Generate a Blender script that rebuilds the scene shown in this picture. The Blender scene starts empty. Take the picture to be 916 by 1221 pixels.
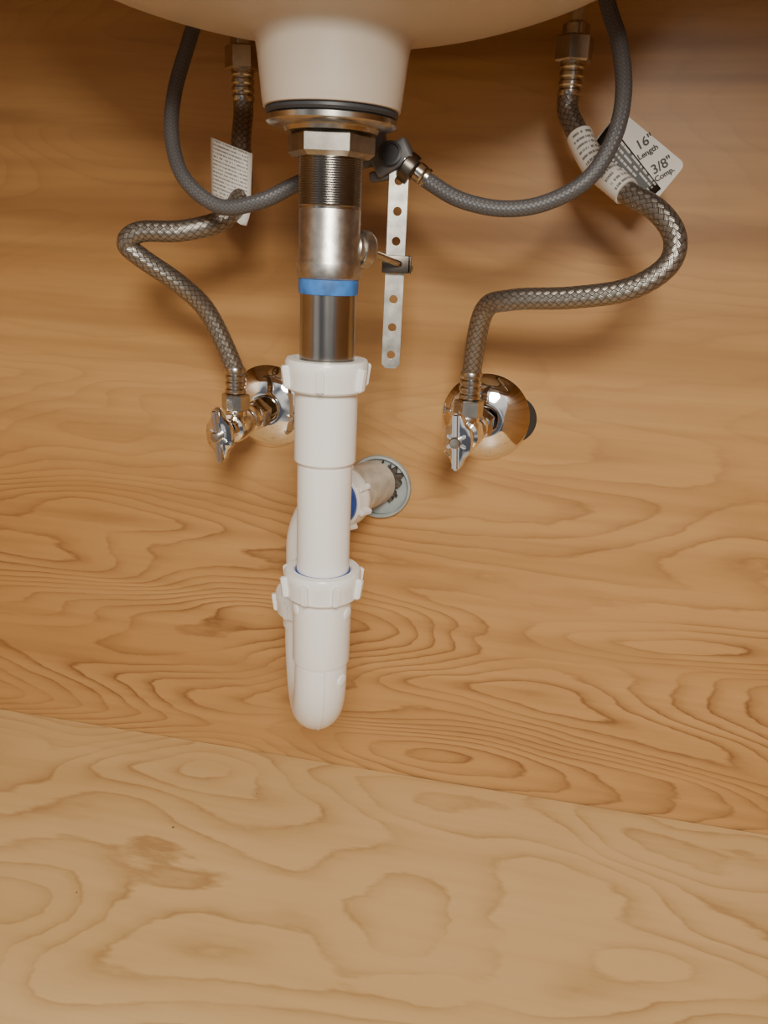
import bpy, bmesh, math, random
from mathutils import Vector, Matrix, Quaternion
random.seed(4)
scene = bpy.context.scene
mm = 0.001

# ------------------------------------------------------------------ materials
class NT:
    def __init__(s, name):
        s.m = bpy.data.materials.new(name); s.m.use_nodes = True
        s.t = s.m.node_tree; s.b = s.t.nodes['Principled BSDF']
    def n(s, typ, **kw):
        nd = s.t.nodes.new(typ)
        for k, v in kw.items(): setattr(nd, k, v)
        return nd
    def l(s, a, b): s.t.links.new(a, b)
    def math(s, op, a, b=None, c=None):
        nd = s.n('ShaderNodeMath', operation=op)
        for i, v in enumerate((a, b, c)):
            if v is None: continue
            if isinstance(v, (int, float)): nd.inputs[i].default_value = v
            else: s.l(v, nd.inputs[i])
        return nd.outputs[0]
    def ramp(s, fac, stops, interp='LINEAR'):
        nd = s.n('ShaderNodeValToRGB'); cr = nd.color_ramp; cr.interpolation = interp
        while len(cr.elements) < len(stops): cr.elements.new(0.5)
        for e, (p, c) in zip(cr.elements, stops):
            e.position = p
            e.color = (c, c, c, 1) if isinstance(c, (int, float)) else (*c, 1)
        s.l(fac, nd.inputs[0]); return nd.outputs[0]
    def mix(s, fac, a, b, mode='MIX'):
        nd = s.n('ShaderNodeMix', data_type='RGBA', blend_type=mode)
        for i, v in ((0, fac), (6, a), (7, b)):
            if isinstance(v, (int, float)): nd.inputs[i].default_value = v
            elif isinstance(v, tuple): nd.inputs[i].default_value = (*v, 1)
            else: s.l(v, nd.inputs[i])
        return nd.outputs[2]
    def noise(s, vec, scale=1, detail=2, rough=.5, dist=0):
        nd = s.n('ShaderNodeTexNoise'); nd.inputs['Scale'].default_value = scale
        nd.inputs['Detail'].default_value = detail; nd.inputs['Roughness'].default_value = rough
        nd.inputs['Distortion'].default_value = dist
        s.l(vec, nd.inputs['Vector']); return nd.outputs[0]
    def map(s, vec, scale=(1,1,1), loc=(0,0,0), rot=(0,0,0)):
        nd = s.n('ShaderNodeMapping'); nd.inputs['Scale'].default_value = scale
        nd.inputs['Location'].default_value = loc; nd.inputs['Rotation'].default_value = rot
        s.l(vec, nd.inputs['Vector']); return nd.outputs[0]
    def bump(s, h, strength=.2, dist=.001):
        nd = s.n('ShaderNodeBump'); nd.inputs['Strength'].default_value = strength
        nd.inputs['Distance'].default_value = dist; s.l(h, nd.inputs['Height'])
        s.l(nd.outputs[0], s.b.inputs['Normal'])
    def set(s, **kw):
        for k, v in kw.items():
            i = s.b.inputs[k.replace('_', ' ')]
            if isinstance(v, (int, float)): i.default_value = v
            elif isinstance(v, tuple): i.default_value = (*v, 1)
            else: s.l(v, i)

def simple(name, col, rough=.4, metal=0, var=.06, nscale=60, bump=0, **kw):
    m = NT(name); tc = m.n('ShaderNodeTexCoord')
    nz = m.noise(tc.outputs['Object'], nscale, 3)
    dark = tuple(c*(1-var*2) for c in col); lite = tuple(min(1, c*(1+var)) for c in col)
    m.set(Base_Color=m.ramp(nz, [(.3, dark), (.7, lite)]), Roughness=rough, Metallic=metal)
    for k, v in kw.items(): m.set(**{k: v})
    if bump: m.bump(nz, bump, .0006)
    return m.m

def wood(name, perm, light, mid, dark, feat, k, line_lo, line_hi, zmask=None, seed=0, streak=.35, wobk=.03):
    m = NT(name); tc = m.n('ShaderNodeTexCoord')
    sep = m.n('ShaderNodeSeparateXYZ'); m.l(tc.outputs['Object'], sep.inputs[0])
    a = sep.outputs[0]; b = sep.outputs[2 if perm == 'wall' else 1]
    cmb = m.n('ShaderNodeCombineXYZ'); m.l(a, cmb.inputs[0]); m.l(b, cmb.inputs[1]); v = cmb.outputs[0]
    v1 = m.map(v, (feat[0], feat[1], 1), (seed, seed*1.7, seed))
    f = m.noise(v1, 1.0, 1.6, .40, .30)
    wob = m.noise(m.map(v, (12, 42, 1)), 1, 4, .6)
    f2 = m.math('ADD', f, m.math('MULTIPLY', wob, wobk))
    fr = m.math('FRACT', m.math('MULTIPLY', f2, k))
    ln = m.ramp(fr, [(0, 1.0), (.09, .55), (.36, .12), (.66, 0), (.90, 0), (1, 1)])
    brk = m.noise(m.map(v, (3.0, 13, 1), (3+seed, 1, 0)), 1, 4, .6)
    ln = m.math('MULTIPLY', ln, m.ramp(brk, [(.36, .16), (.58, 1)]))
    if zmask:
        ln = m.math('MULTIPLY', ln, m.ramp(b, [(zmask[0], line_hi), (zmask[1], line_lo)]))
    else:
        ln = m.math('MULTIPLY', ln, line_hi)
    band = m.noise(m.map(v, (1.3, 11, 1), (seed, 5, 0)), 1, 4, .55, .3)
    st = m.noise(m.map(v, (9, 330, 1)), 1, 3, .6)
    soft = m.noise(m.map(v, (3.2, 60, 1), (1, seed, 0)), 1, 3, .55, .2)
    base = m.ramp(band, [(.3, mid), (.62, light)])
    base = m.mix(m.math('MULTIPLY', m.ramp(soft, [(.45, 0), (.72, 1)]), streak), base, dark)
    base = m.mix(m.math('MULTIPLY', m.ramp(st, [(.35, 0), (.7, 1)]), streak), base, mid)
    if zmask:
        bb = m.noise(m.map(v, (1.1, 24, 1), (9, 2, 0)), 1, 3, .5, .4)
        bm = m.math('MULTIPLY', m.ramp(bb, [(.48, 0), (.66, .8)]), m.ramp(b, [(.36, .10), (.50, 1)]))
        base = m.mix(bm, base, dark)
    col = m.mix(ln, base, dark)
    m.set(Base_Color=col, Roughness=.38); m.set(**{'Specular IOR Level': .45})
    m.bump(st, .06, .0004)
    return m.m

M = {}
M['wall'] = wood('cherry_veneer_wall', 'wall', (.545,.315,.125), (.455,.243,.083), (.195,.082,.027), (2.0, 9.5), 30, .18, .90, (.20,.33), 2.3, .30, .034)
M['side'] = wood('cherry_veneer_side', 'wall', (.54,.31,.12), (.45,.24,.08), (.20,.085,.027), (2.0, 9.5), 30, .12, .5, (.20,.38), 5.3, .25)
M['floor'] = wood('maple_veneer_floor', 'floor', (.705,.495,.245), (.63,.425,.19), (.35,.19,.07), (3.0, 6.0), 22, 0, .72, None, 11.4, .16, .04)
M['ceramic'] = simple('sink_ceramic', (.68,.60,.50), .35, nscale=8, var=.03)
M['pvc'] = simple('white_pvc', (.88,.88,.86), .28, var=.02, nscale=25)
M['graypvc'] = simple('grey_pvc', (.56,.51,.44), .45, var=.15, nscale=90)
M['bluegrey'] = simple('blue_grey_sleeve', (.34,.39,.40), .4, var=.1, nscale=70)
M['putty'] = simple('dark_putty', (.09,.075,.06), .8, var=.4, nscale=300, bump=.8)
M['rubber'] = simple('black_rubber', (.05,.055,.065), .45)
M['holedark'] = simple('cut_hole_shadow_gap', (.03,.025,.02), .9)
M['tape'] = simple('blue_tape', (.045,.19,.56), .5, var=.2, nscale=120)
M['blueseal'] = simple('blue_washer', (.02,.07,.35), .4)
M['chrome'] = simple('chrome', (.90,.89,.87), .05, 1, var=.01)
M['nickel'] = simple('brushed_nickel', (.56,.53,.48), .24, 1, var=.08, nscale=150)
M['nutmetal'] = simple('lock_nut_metal', (.42,.39,.35), .3, 1, var=.12, nscale=120)
M['castmetal'] = simple('cast_pot_metal', (.56,.54,.51), .36, 1, var=.12, nscale=220, bump=.15)
M['darkchrome'] = simple('threaded_tube_metal', (.40,.38,.36), .22, 1, var=.05)
M['galv'] = simple('galvanised_steel', (.62,.60,.55), .35, 1, var=.18, nscale=130)
M['brass'] = simple('pale_tube', (.62,.55,.36), .3, .6, var=.1)
M['greyplastic'] = simple('grey_plastic', (.13,.13,.14), .45)
M['darkmetal'] = simple('spring_clip_steel', (.16,.14,.12), .35, 1)
M['black'] = simple('black_ink', (.012,.012,.012), .5)
M['white'] = simple('white_paper', (.80,.78,.74), .5, var=.02)
M['speck'] = simple('wood_chip', (.16,.11,.06), .8)
M['counter'] = simple('counter_underside', (.35,.24,.15), .8, var=.1, nscale=20)

def braid(name, c_hi, c_lo, metal, rough, n, ratio, bs=.6):
    m = NT(name); uv = m.n('ShaderNodeUVMap'); sep = m.n('ShaderNodeSeparateXYZ'); m.l(uv.outputs[0], sep.inputs[0])
    u = m.math('MULTIPLY', sep.outputs[0], n); w = m.math('MULTIPLY', sep.outputs[1], ratio)
    A = m.math('ADD', u, w); B = m.math('SUBTRACT', u, w)
    def bandf(t):
        fr = m.math('FRACT', t)
        wire = m.math('ABSOLUTE', m.math('SINE', m.math('MULTIPLY', fr, math.pi*3)))
        body = m.math('SINE', m.math('MULTIPLY', fr, math.pi))
        return m.math('MULTIPLY', m.math('ADD', m.math('MULTIPLY', wire, .45), .55), m.math('POWER', body, .5))
    ck = m.math('MODULO', m.math('ADD', m.math('ADD', m.math('FLOOR', A), m.math('FLOOR', B)), 1000), 2)
    ha = bandf(A); hb = bandf(B)
    h = m.math('ADD', m.math('MULTIPLY', ck, ha), m.math('MULTIPLY', m.math('SUBTRACT', 1, ck), m.math('MULTIPLY', hb, .8)))
    m.set(Base_Color=m.ramp(h, [(.15, c_lo), (.8, c_hi)]), Metallic=metal, Roughness=rough)
    m.bump(h, bs, .0005); return m.m
M['braid_steel'] = braid('braided_steel', (.40,.375,.34), (.06,.054,.048), .85, .36, 10, 10/.050)
M['braid_grey'] = braid('braided_grey_nylon', (.17,.17,.18), (.05,.05,.053), .25, .42, 12, 12/.034, .4)

def label(name, ink=(.05,.05,.05), paper=(.78,.76,.72), rows=16, rot=False):
    m = NT(name); uv = m.n('ShaderNodeUVMap'); sep = m.n('ShaderNodeSeparateXYZ'); m.l(uv.outputs[0], sep.inputs[0])
    x, y = sep.outputs[0], sep.outputs[1]
    r = m.math('MULTIPLY', y, rows); fr = m.math('FRACT', r); row = m.math('FLOOR', r)
    inrow = m.math('MULTIPLY', m.math('GREATER_THAN', fr, .3), m.math('LESS_THAN', fr, .72))
    c = m.n('ShaderNodeCombineXYZ'); m.l(m.math('MULTIPLY', x, rows*2.2), c.inputs[0]); m.l(m.math('MULTIPLY', row, 7.3), c.inputs[1])
    nz = m.noise(c.outputs[0], 1.6, 1)
    ok = m.math('MULTIPLY', m.math('GREATER_THAN', nz, .44), inrow)
    mg = m.math('MULTIPLY', m.math('GREATER_THAN', x, .08), m.math('LESS_THAN', x, .92))
    ok = m.math('MULTIPLY', ok, mg)
    m.set(Base_Color=m.mix(m.math('MULTIPLY', ok, .75), paper, ink), Roughness=.4)
    return m.m
M['label'] = label('printed_label')
M['blacklabel'] = label('black_printed_panel', ink=(.7,.68,.65), paper=(.012,.012,.012), rows=5)

# ------------------------------------------------------------------ geometry helpers
def obj(name, bm, mat, smooth=True, angle=35):
    me = bpy.data.meshes.new(name); bm.normal_update(); bm.to_mesh(me); bm.free()
    if smooth:
        for p in me.polygons: p.use_smooth = True
    o = bpy.data.objects.new(name, me); scene.collection.objects.link(o)
    if mat: me.materials.append(M[mat])
    if smooth:
        me.set_sharp_from_angle(angle=math.radians(angle))
    return o
def frame(d):
    d = Vector(d).normalized(); return Vector((0,0,1)).rotation_difference(d).to_matrix().to_4x4()
def lathe(name, prof, loc, d=(0,0,1), seg=56, mat='pvc', spin=0, sx=None):
    bm = bmesh.new(); T = Matrix.Translation(loc) @ frame(d) @ Matrix.Rotation(spin, 4, 'Z'); rings = []
    for r, h in prof:
        if r < 1e-6: rings.append([bm.verts.new(T @ Vector((0,0,h)))])
        else: rings.append([bm.verts.new(T @ Vector((r*math.cos(2*math.pi*i/seg), r*math.sin(2*math.pi*i/seg)*(sx(h) if sx else 1), h))) for i in range(seg)])
    for a, b in zip(rings, rings[1:]):
        for i in range(seg):
            j = (i+1) % seg
            if len(a) == 1 and len(b) == 1: continue
            if len(a) == 1: bm.faces.new((a[0], b[j], b[i]))
            elif len(b) == 1: bm.faces.new((a[i], a[j], b[0]))
            else: bm.faces.new((a[i], a[j], b[j], b[i]))
    bmesh.ops.recalc_face_normals(bm, faces=bm.faces)
    return obj(name, bm, mat, True, 30 if seg > 8 else 25)
def hexnut(name, r, h, loc, d=(0,0,1), mat='nickel', spin=0, sides=6):
    c = r*.10
    bm = bmesh.new(); T = Matrix.Translation(loc) @ frame(d) @ Matrix.Rotation(spin, 4, 'Z')
    prof = [(0,0),(r-c*1.2,0),(r,c),(r,h-c),(r-c*1.2,h),(0,h)]; rings = []
    for rr, hh in prof:
        rings.append([bm.verts.new(T @ Vector((0,0,hh)))] if rr == 0 else [bm.verts.new(T @ Vector((rr*math.cos(2*math.pi*i/sides), rr*math.sin(2*math.pi*i/sides), hh))) for i in range(sides)])
    for a, b in zip(rings, rings[1:]):
        for i in range(sides):
            j = (i+1) % sides
            if len(a) == 1: bm.faces.new((a[0], b[j], b[i]))
            elif len(b) == 1: bm.faces.new((a[i], a[j], b[0]))
            else: bm.faces.new((a[i], a[j], b[j], b[i]))
    bmesh.ops.recalc_face_normals(bm, faces=bm.faces)
    return obj(name, bm, mat, False)
def catmull(P, n=14):
    P = [Vector(p) for p in P]; P = [P[0]*2-P[1]] + P + [P[-1]*2-P[-2]]; out = []
    for i in range(1, len(P)-2):
        p0, p1, p2, p3 = P[i-1:i+3]
        for k in range(n):
            t = k/n
            out.append(.5*((2*p1)+(p2-p0)*t+(2*p0-5*p1+4*p2-p3)*t*t+(3*p1-p0-3*p2+p3)*t**3))
    out.append(P[-2]); return out
def sweep(name, P, r, mat, seg=24, smooth=True, n=14, closed_ends=True, raw=False):
    pts = [Vector(p) for p in P] if raw else catmull(P, n)
    bm = bmesh.new(); uvl = bm.loops.layers.uv.new('UVMap'); rings = []; L = [0]
    for a, b in zip(pts, pts[1:]): L.append(L[-1]+(b-a).length)
    t = (pts[1]-pts[0]).normalized(); nrm = t.orthogonal().normalized()
    for i, p in enumerate(pts):
        t2 = (pts[min(i+1, len(pts)-1)]-pts[max(i-1, 0)]).normalized()
        nrm = (t.rotation_difference(t2) @ nrm).normalized(); t = t2
        bn = t.cross(nrm); rr = r(i/(len(pts)-1)) if callable(r) else r
        rings.append([bm.verts.new(p + rr*(nrm*math.cos(2*math.pi*k/seg)+bn*math.sin(2*math.pi*k/seg))) for k in range(seg)])
    for i in range(len(rings)-1):
        for k in range(seg):
            j = (k+1) % seg
            f = bm.faces.new((rings[i][k], rings[i][j], rings[i+1][j], rings[i+1][k]))
            for lp, (uu, vv) in zip(f.loops, ((k, i), (k+1, i), (k+1, i+1), (k, i+1))): lp[uvl].uv = (uu/seg, L[vv])
    if closed_ends:
        bm.faces.new(list(reversed(rings[0]))); bm.faces.new(rings[-1])
    bmesh.ops.recalc_face_normals(bm, faces=bm.faces)
    return obj(name, bm, mat, True, 50)
def box(name, size, loc, mat, rot=None, bevel=0):
    bm = bmesh.new(); bmesh.ops.create_cube(bm, size=1)
    bmesh.ops.scale(bm, vec=size, verts=bm.verts)
    if bevel: bmesh.ops.bevel(bm, geom=bm.edges[:], offset=bevel, segments=3, affect='EDGES', profile=.5)
    T = Matrix.Translation(loc) @ (rot if rot else Matrix.Identity(4))
    bmesh.ops.transform(bm, matrix=T, verts=bm.verts)
    return obj(name, bm, mat, bevel > 0)
def group(name, loc, parts):
    e = bpy.data.objects.new(name, None); scene.collection.objects.link(e); e.location = loc
    e.empty_display_size = .02
    for p in parts:
        p.parent = e; p.matrix_parent_inverse = Matrix.Translation(-Vector(loc))
    return e
V = lambda x, y, z: Vector((x*mm, y*mm, z*mm))

# ------------------------------------------------------------------ cabinet shell
XL, XR, YF, ZT = -.565, .275, -.56, .705
box('wall_back', (XR-XL+.036, .018, ZT+.018), ((XL+XR)/2, .009, ZT/2-.009), 'wall')
box('wall_left', (.018, -YF, ZT+.018), (XL-.009, YF/2, ZT/2-.009), 'side')
box('wall_right', (.018, -YF, ZT+.018), (XR+.009, YF/2, ZT/2-.009), 'side')
box('floor', (XR-XL, -YF-.0008, .018), ((XL+XR)/2, YF/2-.0004, -.009), 'floor')
box('countertop', (XR-XL+.036, -YF+.018, .025), ((XL+XR)/2, YF/2+.009, ZT+.0125), 'counter')  # unseen countertop over the cabinet, added to block light from above
bm = bmesh.new()
for i in range(3):
    x, y = ((-.262, -.118), (-.21, -.06), (-.30, -.20))[i]
    s = (.0010, .0006, .0006)[i]
    g = bmesh.ops.create_cube(bm, size=s)
    bmesh.ops.transform(bm, matrix=Matrix.Translation((x, y, s*.45)) @ Matrix.Rotation(random.random()*3, 4, 'Z') @ Matrix.Diagonal((1.5, 1, .9, 1)), verts=g['verts'])
obj('wood_crumbs', bm, 'speck', False)

# ------------------------------------------------------------------ sink basin
AX, AY = -.124, -.169
prof = [(.020,.5332),(.0345,.5332),(.0366,.5352),(.0378,.545),(.0392,.5575),(.0405,.5645),(.0435,.5685),(.052,.5712),(.070,.5745),(.10,.580),(.13,.5885),(.155,.600),(.18,.618),(.20,.645),(.213,.675),(.22,.7045)]
def dense(pr, n=5):
    c = catmull([(a, b, 0) for a, b in pr], n); return [(p.x, p.y) for p in c]
bm = bmesh.new(); seg = 96; rings = []
for r, z in dense(prof):
    k = 1 - .36*min(1, max(0, (r-.05)/.12))**1.0
    rings.append([bm.verts.new((AX+r*math.cos(2*math.pi*i/seg), AY+r*k*math.sin(2*math.pi*i/seg), z)) for i in range(seg)])
for a, b in zip(rings, rings[1:]):
    for i in range(seg):
        j = (i+1) % seg; bm.faces.new((a[i], a[j], b[j], b[i]))
bmesh.ops.recalc_face_normals(bm, faces=bm.faces)
obj('sink_basin', bm, 'ceramic', True, 60)

# ------------------------------------------------------------------ drain body + tailpiece
A = Vector((AX, AY, 0))
parts = []
parts.append(lathe('rubber_gasket', [(.015,.5335),(.0335,.5335),(.0352,.5326),(.0354,.5312),(.0342,.5300),(.015,.5300)], A, mat='rubber'))
parts.append(lathe('flange_washer', [(.015,.5300),(.0335,.5300),(.0347,.5290),(.0347,.5265),(.033,.5252),(.0255,.5242),(.0245,.5222),(.015,.5222)], A, mat='nickel'))
parts.append(hexnut('lock_nut', .0236, .0130, A+Vector((0,0,.5100)), mat='nutmetal', spin=.15))
th = [(.0120,.5125)]
z = .5125
while z > .4850:
    th += [(.0176, z), (.0169, z-.0006)]; z -= .0012
th.append((.0169,.484)); parts.append(lathe('threaded_tube', th, A, mat='darkchrome'))
parts.append(lathe('drain_body', [(.0155,.4855),(.0166,.4852),(.0170,.4840),(.0170,.459),(.0176,.4575),(.0180,.4555),(.0180,.4505),(.0176,.4485),(.0165,.4475),(.012,.4470)], A, mat='castmetal'))
parts.append(lathe('blue_tape_band', [(.0150,.4475),(.0168,.4475),(.0170,.4440),(.0168,.4395),(.0150,.4390)], A, mat='tape'))
parts.append(lathe('tailpiece_tube', [(.0140,.4400),(.0160,.4395),(.0159,.380),(.0140,.380)], A, mat='darkchrome'))
pd = Vector((.62, .72, -.08)).normalized(); pp = A+Vector((0,0,.466))+pd*.014
parts.append(lathe('pivot_port', [(.0075,0),(.0088,.002),(.0088,.005),(.0105,.0055),(.0108,.011),(.0095,.013),(.004,.0135),(0,.0135)], pp, pd, mat='castmetal', seg=32))
group('sink_drain_tailpiece', A+Vector((0,0,.45)), parts)

# ------------------------------------------------------------------ p-trap
def slipnut(name, loc, d=(0,0,1), h=.018, r=.0232, wings=8, spin=0, ro=.0272):
    o = lathe(name, [(r-.006,0),(r-.001,0),(r,.0012),(r+.0004,h*.45),(r+.001,h*.62),(r+.0012,h*.9),(r+.0002,h),(r-.0045,h+.0003),(r-.0055,h-.001),(r-.0065,h-.004)], loc, d, mat='pvc')
    bm = bmesh.new(); bm.from_mesh(o.data)
    T = Matrix.Translation(loc) @ frame(d)
    for i in range(wings):
        b2 = bmesh.new(); bmesh.ops.create_cube(b2, size=1)
        bmesh.ops.scale(b2, vec=(.008, .0042, h*.74), verts=b2.verts)
        for vv in b2.verts:
            if vv.co.z < 0: vv.co.x -= .0018 if vv.co.x > 0 else 0
        bmesh.ops.bevel(b2, geom=b2.edges[:], offset=.0008, segments=2, affect='EDGES')
        bmesh.ops.transform(b2, matrix=T @ Matrix.Rotation(spin+2*math.pi*i/wings, 4, 'Z') @ Matrix.Translation((ro-.004, 0, h*.45)), verts=b2.verts)
        tmp = bpy.data.meshes.new('t'); b2.to_mesh(tmp); b2.free(); bm.from_mesh(tmp); bpy.data.meshes.remove(tmp)
    bm.to_mesh(o.data); bm.free()
    for p in o.data.polygons: p.use_smooth = True
    o.data.set_sharp_from_angle(angle=math.radians(35)); return o
RX, RY = -.156, -.092
parts = []
parts.append(slipnut('upper_slip_nut', A+Vector((0,0,.3850)), spin=-1.45, wings=6, ro=.0280))
parts.append(lathe('extension_tube', [(.0161,.392),(.0183,.392),(.0187,.384),(.0186,.3425),(.0178,.3412),(.0167,.3405),(.0165,.250),(.0140,.250)], A, mat='pvc'))
parts.append(lathe('blue_seal_ring', [(.0166,.2690),(.0175,.2690),(.0174,.2710),(.0166,.2712)], A, mat='blueseal'))
parts.append(slipnut('lower_slip_nut', A+Vector((0,0,.2535)), spin=-1.75, wings=8, ro=.0280))
parts.append(lathe('trap_socket', [(.0172,.270),(.0192,.270),(.0192,.2535),(.0188,.253),(.0186,.2085),(.0182,.2070),(.0168,.2065)], A, mat='pvc'))
for i, (ang, zz) in enumerate(((-2.45,.2465),(-.25,.2440),(-.35,.196))):
    parts.append(lathe('moulded_stop_%d' % (i+1), [(.0045,0),(.0042,.0012),(.003,.0018),(0,.0020)], A+Vector(((.0178 if zz > .2 else .0164)*math.cos(ang), (.0178 if zz > .2 else .0164)*math.sin(ang), zz)), (math.cos(ang), math.sin(ang), 0), seg=20))
dv = Vector((RX-AX, RY-AY, 0)); sp = dv.length; dv.normalize(); R = sp/2; zc = .195
U = [A+Vector((0,0,.210))]
for i in range(25):
    a = math.pi*i/24
    U.append(A + dv*(R-R*math.cos(a)) + Vector((0,0,zc-R*math.sin(a))))
U.append(Vector((RX, RY, .203)))
parts.append(sweep('u_bend', U, .0172, 'pvc', seg=40, raw=True))
Ro = R+.0172
Sm = [A - dv*.0172 + Vector((0,0,.206))] + [A + dv*(R-Ro*math.cos(math.pi*i/24)) + Vector((0,0,zc-Ro*math.sin(math.pi*i/24))) for i in range(25)]
parts.append(sweep('mould_seam', Sm, .0006, 'pvc', seg=8, raw=True))
B_ = Vector((RX, RY, 0))
parts.append(lathe('rear_socket', [(.0168,.190),(.0186,.191),(.0188,.200),(.0188,.218),(.0168,.218)], B_, mat='pvc'))
parts.append(slipnut('rear_slip_nut', B_+Vector((0,0,.2015)), spin=.35, wings=8))
WX, WZ = -.126, .281
ad = Vector((WX-RX, 0-RY, 0)).normalized(); er = .028; ez = WZ
E = [B_+Vector((0,0,.210)), B_+Vector((0,0,ez-er))]
for i in range(1, 13):
    a = math.pi/2*i/12
    E.append(B_ + ad*(er-er*math.cos(a)) + Vector((0,0,ez-er+er*math.sin(a))))
E.append(B_+ad*.050+Vector((0,0,ez)))
parts.append(sweep('trap_arm', E, .0165, 'pvc', seg=40, raw=True))
nb = B_+ad*.033+Vector((0,0,ez))
parts.append(slipnut('wall_slip_nut', nb, ad, spin=.75, wings=8, h=.016, r=.0225, ro=.0275))
parts.append(lathe('blue_washer_ring', [(.0165,0),(.0205,0),(.0205,.004),(.0165,.004)], nb-ad*.0034, ad, mat='blueseal'))
parts.append(lathe('wall_stub_pipe', [(.0150,.0),(.0198,.0),(.0202,.002),(.0202,.012),(.0188,.013),(.0188,.0468),(.015,.0468)], nb+ad*.0155, ad, mat='graypvc'))
group('p_trap', (AX, AY, .25), parts)

parts = []
wc = Vector((-.1225, 0, .2775))
parts.append(lathe('sleeve_ring', [(.0235,0),(.0262,0),(.0268,.003),(.0262,.0055),(.0245,.006),(.0235,.004)], wc, (0,-1,0), mat='bluegrey'))
parts.append(lathe('sleeve_face', [(0,.0015),(.024,.0015)], wc, (0,-1,0), mat='bluegrey'))
bm = bmesh.new(); n = 60; c0 = bm.verts.new(wc+Vector((.0,-.0065,.006))); rim = []; rim2 = []
for i in range(n):
    a = 2*math.pi*i/n; r = .0205 + .0030*random.uniform(-1, 1)
    sa = a if a < math.pi else a-2*math.pi
    if sa < .15 or sa > 2.6: r *= .55+.2*random.random()
    rim.append(bm.verts.new(wc+Vector((r*math.cos(a), -.005-random.random()*.002, r*math.sin(a)))))
    rim2.append(bm.verts.new(wc+Vector((r*1.02*math.cos(a), -.0016, r*1.02*math.sin(a)))))
for i in range(n):
    j = (i+1) % n; bm.faces.new((c0, rim[i], rim[j])); bm.faces.new((rim[i], rim2[i], rim2[j], rim[j]))
bmesh.ops.recalc_face_normals(bm, faces=bm.faces)
parts.append(obj('torn_putty', bm, 'putty', False))
group('drain_wall_sleeve', wc, parts)

# ------------------------------------------------------------------ perforated pop-up strap
def strap():
    cu = bpy.data.curves.new('strap', 'CURVE'); cu.dimensions = '2D'; cu.fill_mode = 'BOTH'; cu.extrude = .0005; cu.bevel_depth = .0001
    def poly(P):
        s = cu.splines.new('POLY'); s.points.add(len(P)-1)
        for q, p in zip(s.points, P): q.co = (p[0], p[1], 0, 1)
        s.use_cyclic_u = True
    w, z0, z1, c = .0057, .392, .515, .0025
    poly([(-w+c, z0), (w-c, z0), (w, z0+c), (w, z1), (-w, z1), (-w, z0+c)])
    for i in range(7):
        zc_ = .4005+i*.0172; poly([(.0027*math.cos(-2*math.pi*k/20), zc_+.0027*math.sin(-2*math.pi*k/20)) for k in range(20)])
    o = bpy.data.objects.new('strap', cu); scene.collection.objects.link(o)
    dg = bpy.context.evaluated_depsgraph_get(); me = bpy.data.meshes.new_from_object(o.evaluated_get(dg))
    bpy.data.objects.remove(o); me.transform(Matrix.Translation((-.0965, -.115, 0)) @ Matrix.Rotation(math.radians(12), 4, 'Z') @ Matrix.Rotation(math.pi/2, 4, 'X'))
    me.materials.clear(); me.materials.append(M['galv'])
    o = bpy.data.objects.new('strap', me); scene.collection.objects.link(o); return o
parts = [strap()]
rod0 = pp+pd*.010; rod1 = V(-93,-117,456)
parts.append(sweep('pivot_rod', [rod0, rod1, rod1+(rod1-rod0).normalized()*.012], .0021, 'nickel', seg=16, n=3))
for s in (-1, 1):
    parts.append(box('spring_clip_%s' % ('front' if s < 0 else 'back'), (.0165, .0012, .0105), (-.0955, -.115+s*.0038, .456), 'darkmetal', Matrix.Rotation(math.radians(12), 4, 'Z'), .0005))
parts.append(box('spring_clip_bend', (.0012, .0085, .0105), (-.0873, -.1135, .456), 'darkmetal', Matrix.Rotation(math.radians(12), 4, 'Z'), .0005))
group('perforated_popup_strap', (-.0965,-.115,.45), parts)

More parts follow.
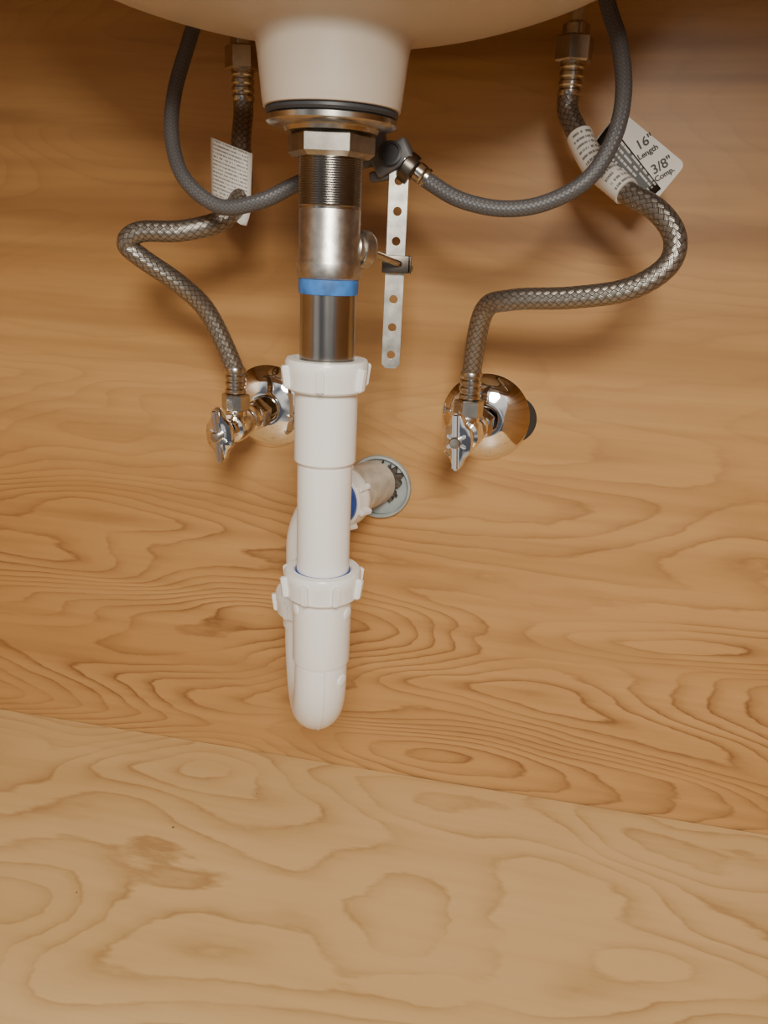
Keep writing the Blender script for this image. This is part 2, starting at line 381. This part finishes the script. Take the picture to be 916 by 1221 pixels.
# ------------------------------------------------------------------ shutoff valves
def valve(name, wx, wz, hx, hz, gap=False):
    P = []; w = Vector((wx, 0, wz)); h = Vector((hx, -.085, hz)); d = (h-w).normalized()
    P.append(lathe('escutcheon', [(.010,.0115),(.0125,.0120),(.0150,.0112),(.0205,.0098),(.0270,.0070),(.0315,.0036),(.0342,.0010),(.0342,0)], w, (0,-1,0), seg=72, mat='chrome'))
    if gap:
        P.append(lathe('cutout_shade_disc', [(0,.0008),(.018,.0008),(.019,.0)], w+Vector((.0205,0,.0)), (0,-1,0), mat='holedark'))  # disc on the wall, coloured dark for the shade inside the cut hole
    at = lambda t: w+d*t
    P.append(lathe('stub_tube', [(.0078,0),(.0078,.030)], w, d, mat='chrome', seg=32))
    P.append(hexnut('compression_nut', .0128, .013, at(.020), d, 'chrome', .3))
    P.append(lathe('valve_body', [(.0078,.030),(.0098,.031),(.0102,.036),(.0092,.038),(.0092,.043),(.0112,.046),(.0118,.052),(.0118,.066),(.0105,.069),(.0080,.070),(.0080,.075),(.0045,.0755),(.0045,.083)], w, d, mat='chrome', seg=40))
    o = at(.060); up = Vector((0,0,1))
    P.append(lathe('outlet', [(.0085,0),(.0085,.012),(.0076,.013),(.0076,.020)], o, up, mat='chrome', seg=32))
    P.append(hexnut('outlet_nut', .0105, .0125, o+up*.012, up, 'nickel', .2))
    hb = at(.082); bm = bmesh.new(); T = Matrix.Translation(hb) @ frame(d) ; seg = 60; rings = []
    q = frame(d).to_3x3().inverted() @ Vector((0,0,1)); ang = math.atan2(q.y, q.x)
    T = T @ Matrix.Rotation(ang+.06, 4, 'Z')
    for rr, hh in [(.0,0),(.55,0),(.93,.0005),(1,.0022),(1,.0040),(.93,.0056),(.7,.0064),(0,.0068)]:
        ring = []
        for i in range(seg):
            a = 2*math.pi*i/seg; L = .0205; W = .0108
            sc = 1 - .16*abs(math.sin(2*a))**6*(1 if rr > .6 else 0)
            ring.append(bm.verts.new(T @ Vector((L*rr*math.cos(a)*sc, W*rr*math.sin(a)*(1-.35*math.cos(a)**4)*sc, hh))))
        rings.append(ring)
    for a_, b_ in zip(rings, rings[1:]):
        for i in range(seg):
            j = (i+1) % seg; bm.faces.new((a_[i], a_[j], b_[j], b_[i]))
    bmesh.ops.remove_doubles(bm, verts=bm.verts, dist=1e-6); bmesh.ops.recalc_face_normals(bm, faces=bm.faces)
    P.append(obj('handle_oval', bm, 'chrome', True, 40))
    bm = bmesh.new(); bmesh.ops.create_cube(bm, size=1); bmesh.ops.scale(bm, vec=(.040,.0050,.0052), verts=bm.verts)
    bmesh.ops.bevel(bm, geom=bm.edges[:], offset=.0014, segments=3, affect='EDGES')
    bmesh.ops.transform(bm, matrix=T @ Matrix.Translation((0,0,.0074)), verts=bm.verts); P.append(obj('handle_ridge', bm, 'chrome'))
    for k in range(2):
        bm = bmesh.new(); bmesh.ops.create_cube(bm, size=1); bmesh.ops.scale(bm, vec=(.0026,.016,.0026), verts=bm.verts)
        bmesh.ops.bevel(bm, geom=bm.edges[:], offset=.0007, segments=2, affect='EDGES')
        bmesh.ops.transform(bm, matrix=T @ Matrix.Rotation((.6, -.6)[k], 4, 'Z') @ Matrix.Translation((0,0,.0062)), verts=bm.verts); P.append(obj('handle_rib_%d' % (k+1), bm, 'chrome'))
    P.append(lathe('handle_screw', [(.0040,.006),(.0040,.0108),(.0032,.0116),(0,.0118)], hb, d, mat='nickel', seg=24))
    group(name, w, P)
    return o
oL = valve('shutoff_valve', -.218, .336, -.2265, .330)
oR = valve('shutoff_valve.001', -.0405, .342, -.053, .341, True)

# ------------------------------------------------------------------ braided supply hoses
def ferrule(name, loc, d, L=.019, r=.0078):
    pr = [(r*.5,0),(r*.95,0),(r,.001)]
    for i in range(3):
        z0 = .003+i*.005; pr += [(r,z0),(r*.9,z0+.001),(r*.9,z0+.0022),(r,z0+.0032)]
    pr += [(r,L-.001),(r*.95,L),(r*.5,L)]
    return lathe(name, pr, loc, d, mat='nickel', seg=36)
def supply(name, mids, o, top, extra=[]):
    P = []; s0 = o+Vector((0,0,.0250))
    pts = [s0+Vector((0,0,.008)), s0+Vector((0,0,.017))]+[V(*m) for m in mids]+[top-Vector((0,0,.012)), top]
    P.append(sweep('braided_tube', pts, .0068, 'braid_steel', seg=28))
    P.append(ferrule('lower_ferrule', s0, (0,0,1)))
    P.append(ferrule('upper_ferrule', top-Vector((0,0,.004)), (0,0,1)))
    P.append(hexnut('upper_coupling_nut', .0120, .015, top+Vector((0,0,.015)), mat='nickel', spin=.3))
    P.append(lathe('coupling_shoulder', [(.0085,.030),(.0085,.036),(.005,.038)], top, mat='nickel', seg=32))
    P.append(lathe('riser_tube', [(.0046,.03),(.0046,ZT-top.z)], top, mat='brass', seg=24))
    P += extra
    group(name, o, P)
supply('braided_supply_hose', [(-239,-70,414),(-253,-85,434),(-273,-100,451),(-281,-105,460),(-271,-105,468),(-243,-100,470),(-219,-86,479),(-213,-70,499),(-219,-55,528)], oL, V(-222,-42,560))
sl = sweep('printed_sleeve', [V(38,-80,504), V(29,-73,511), V(19,-65,519), V(12,-57,529), V(7,-51,538)], .0082, 'label', seg=24)
for l in sl.data.uv_layers[0].data: l.uv = (l.uv[0]*1.0, l.uv[1]*14)
supply('braided_supply_hose.001', [(-43,-75,427),(-25,-90,437),(12,-100,441),(45,-105,448),(65,-105,462),(68,-100,478),(57,-92,493),(38,-80,504),(19,-65,519),(6,-50,539)], oR, V(-2,-41,566), [sl])

# ------------------------------------------------------------------ faucet hoses
P = [sweep('hose_run', [(-.236,-.065,.70),(-.237,-.067,.65),V(-239,-70,610),V(-245,-75,588),V(-250,-90,554),V(-246,-105,525),V(-231,-120,500),V(-206,-125,485),V(-180,-125,489),V(-160,-120,499),V(-136,-115,510),V(-113,-113,516)], .0047, 'braid_grey', seg=20)]
group('faucet_hose', (-.24,-.07,.6), P)
c1 = V(-79,-115,505)
cd = (V(-97,-115,517)-c1).normalized()
P = [sweep('hose_run', [V(-82,-115,507),V(-77,-115,503),V(-58,-118,494),V(-33,-120,490),V(-9,-120,494),V(13,-120,507),V(25,-115,529),V(28,-105,554),V(23,-90,582),V(13,-80,608),(.004,-.075,.65),(0,-.075,.70)], .0047, 'braid_grey', seg=20)]
P.append(lathe('hose_ferrule', [(.003,0),(.0056,0),(.0058,.002),(.0052,.003),(.0058,.004),(.0058,.008),(.005,.009),(.0045,.012),(.006,.0125),(.0062,.017),(.004,.018)], c1, cd, mat='nickel', seg=28))
group('faucet_hose.001', (.02,-.1,.58), P)
qc = V(-101,-113,516)
P = [box('connector_block', (.024,.016,.014), qc, 'greyplastic', Matrix.Rotation(-.5, 4, 'Y'), .002),
     box('connector_tab', (.010,.012,.020), qc+V(-9,0,6), 'greyplastic', Matrix.Rotation(-.2, 4, 'Y'), .002),
     box('connector_foot', (.020,.010,.006), qc+V(-4,2,-9), 'greyplastic', Matrix.Rotation(-.2, 4, 'Y'), .0015),
     lathe('connector_collar', [(.004,0),(.0085,0),(.009,.002),(.009,.006),(.0078,.007),(.004,.007)], qc+V(13,-1,-7), cd, mat='darkmetal', seg=28),
     lathe('connector_socket', [(0,.0),(.0065,.0),(.007,.001),(.0055,.0015),(.0045,-.002),(0,-.002)], qc+V(0,-9,2), (0,-1,.2), mat='rubber', seg=28)]
group('hose_quick_connector', qc, P)

# ------------------------------------------------------------------ tags
def sheet(name, C, mat, nu=8, nv=12, bulge=.002, thick=.0004):
    a, b, c, d = C; bm = bmesh.new(); uvl = bm.loops.layers.uv.new('UVMap'); g = []
    for j in range(nv+1):
        row = []
        for i in range(nu+1):
            u, v = i/nu, j/nv
            p = (a*(1-u)+b*u)*(1-v)+(d*(1-u)+c*u)*v
            p = p+Vector((0, -bulge*math.sin(math.pi*u)*1.0, 0)); row.append(bm.verts.new(p))
        g.append(row)
    for j in range(nv):
        for i in range(nu):
            f = bm.faces.new((g[j][i], g[j+1][i], g[j+1][i+1], g[j][i+1]))
            for lp, (ii, jj) in zip(f.loops, ((i,j),(i,j+1),(i+1,j+1),(i+1,j))): lp[uvl].uv = (ii/nu, 1-jj/nv)
    o = obj(name, bm, mat); s = o.modifiers.new('s', 'SOLIDIFY'); s.thickness = thick; return o
P = [sheet('label_sheet', [V(-234,-72,530), V(-203,-76,520), V(-205,-76,483), V(-235,-72,492)], 'label', bulge=.005),
     sheet('label_fold', [V(-235,-72,492), V(-205,-76,483), V(-206,-80,475), V(-213,-80,477)], 'white', bulge=.004)]
group('hose_paper_label', V(-218,-74,500), P)

a, b, c, d = V(29,-55,553), V(74,-55,522), V(57,-55,498), V(11,-55,527)
def rect_tag():
    bm = bmesh.new(); ex = (b-a).normalized(); ey = (a-d); ey = (ey-ex*ey.dot(ex)).normalized()
    L = .0535; H = .031; cen = (a+b+c+d)/4; r = .004; P = []
    for cx, cy, s in ((L/2-r, H/2-r, 0), (-L/2+r, H/2-r, 1), (-L/2+r, -H/2+r, 2), (L/2-r, -H/2+r, 3)):
        for k in range(6):
            t = math.pi/2*(s+k/5); P.append(bm.verts.new(cen+ex*(cx+r*math.cos(t))+ey*(cy+r*math.sin(t))))
    bm.faces.new(P); o = obj('tag_card', bm, 'white', False); m = o.modifiers.new('s','SOLIDIFY'); m.thickness = .0005; m.offset = 0
    return o, cen, ex, ey, L, H
o, cen, ex, ey, L, H = rect_tag()
off = Vector((0,-.0006,0))
blk = sheet('black_panel', [cen-ex*L*.49+ey*H*.20+off, cen+ex*L*.46-ey*H*.12+off, cen+ex*L*.42-ey*H*.49+off, cen-ex*L*.49-ey*H*.40+off], 'blacklabel', bulge=0, thick=.0001)
P = [o, blk]
def text(s, p, size, ang):
    cu = bpy.data.curves.new('txt', 'FONT'); cu.body = s; cu.size = size; cu.extrude = .00005; cu.offset = .00012; cu.align_x = 'CENTER'; cu.align_y = 'CENTER'
    t = bpy.data.objects.new('txt', cu); scene.collection.objects.link(t)
    dg = bpy.context.evaluated_depsgraph_get(); me = bpy.data.meshes.new_from_object(t.evaluated_get(dg)); bpy.data.objects.remove(t)
    me.transform(Matrix.Translation(p) @ Matrix.Rotation(-ang, 4, 'Y') @ Matrix.Rotation(math.pi/2, 4, 'X'))
    me.materials.clear(); me.materials.append(M['black'])
    t = bpy.data.objects.new('tag_text', me); scene.collection.objects.link(t); return t
an = math.radians(34)
for s, p, q, sz in (('16"', -.0020, .0104, .0080), ('Length', .0036, .0072, .0048), ('3/8"', .0155, .0066, .0080), ('Comp.', .0205, .0036, .0046)):
    P.append(text(s, cen+ex*p+ey*q+off, sz, an))
group('hose_hang_tag', cen, P)

# ------------------------------------------------------------------ camera
psi, pt, ro = map(math.radians, (10.7, 18.6, 2.6))
F = Vector((-math.sin(psi)*math.cos(pt), math.cos(psi)*math.cos(pt), -math.sin(pt)))
R0 = Vector((math.cos(psi), math.sin(psi), 0)); U0 = R0.cross(F)
Rv = R0*math.cos(ro)+U0*math.sin(ro); Uv = U0*math.cos(ro)-R0*math.sin(ro)
cd_ = bpy.data.cameras.new('camera'); cam = bpy.data.objects.new('camera', cd_); scene.collection.objects.link(cam)
m3 = Matrix((Rv, Uv, -F)).transposed(); cam.matrix_world = Matrix.Translation((0,-.625,.469)) @ m3.to_4x4()
cd_.sensor_fit = 'VERTICAL'; cd_.sensor_height = 24; cd_.lens = 24*958/1221; cd_.clip_start = .01
scene.camera = cam

# ------------------------------------------------------------------ light
def area(name, loc, target, size, power, col):
    l = bpy.data.lights.new(name, 'AREA'); l.energy = power; l.size = size; l.color = col; l.shape = 'DISK'
    o = bpy.data.objects.new(name, l); scene.collection.objects.link(o); o.location = loc
    o.rotation_euler = (Vector(target)-Vector(loc)).to_track_quat('-Z', 'Y').to_euler(); return o
area('room_lamp', (.16,-1.22,.96), (-.08,-.10,.22), .36, 19.5, (1,.935,.81))
w = bpy.data.worlds.new('room'); scene.world = w; w.use_nodes = True; nt = w.node_tree; bg = nt.nodes['Background']
tc = nt.nodes.new('ShaderNodeTexCoord'); sp_ = nt.nodes.new('ShaderNodeSeparateXYZ'); nt.links.new(tc.outputs['Generated'], sp_.inputs[0])
rp = nt.nodes.new('ShaderNodeValToRGB'); rp.color_ramp.elements[0].position = 0; rp.color_ramp.elements[0].color = (.22,.19,.16,1)
rp.color_ramp.elements[1].position = .8; rp.color_ramp.elements[1].color = (1,.96,.90,1)
mp = nt.nodes.new('ShaderNodeMapRange'); mp.inputs[1].default_value = -1; mp.inputs[2].default_value = 1
nt.links.new(sp_.outputs[2], mp.inputs[0]); nt.links.new(mp.outputs[0], rp.inputs[0])
nz = nt.nodes.new('ShaderNodeTexNoise'); nz.inputs['Scale'].default_value = 2.2; nz.inputs['Detail'].default_value = 1.5
nt.links.new(tc.outputs['Generated'], nz.inputs['Vector'])
r2 = nt.nodes.new('ShaderNodeValToRGB'); r2.color_ramp.elements[0].position = .42; r2.color_ramp.elements[0].color = (.22,.24,.30,1)
r2.color_ramp.elements[1].position = .56; r2.color_ramp.elements[1].color = (1.5,1.5,1.5,1); nt.links.new(nz.outputs[0], r2.inputs[0])
mx = nt.nodes.new('ShaderNodeMix'); mx.data_type = 'RGBA'; mx.blend_type = 'MULTIPLY'; mx.inputs[0].default_value = 1
nt.links.new(rp.outputs[0], mx.inputs[6]); nt.links.new(r2.outputs[0], mx.inputs[7]); nt.links.new(mx.outputs[2], bg.inputs[0]); bg.inputs[1].default_value = .65
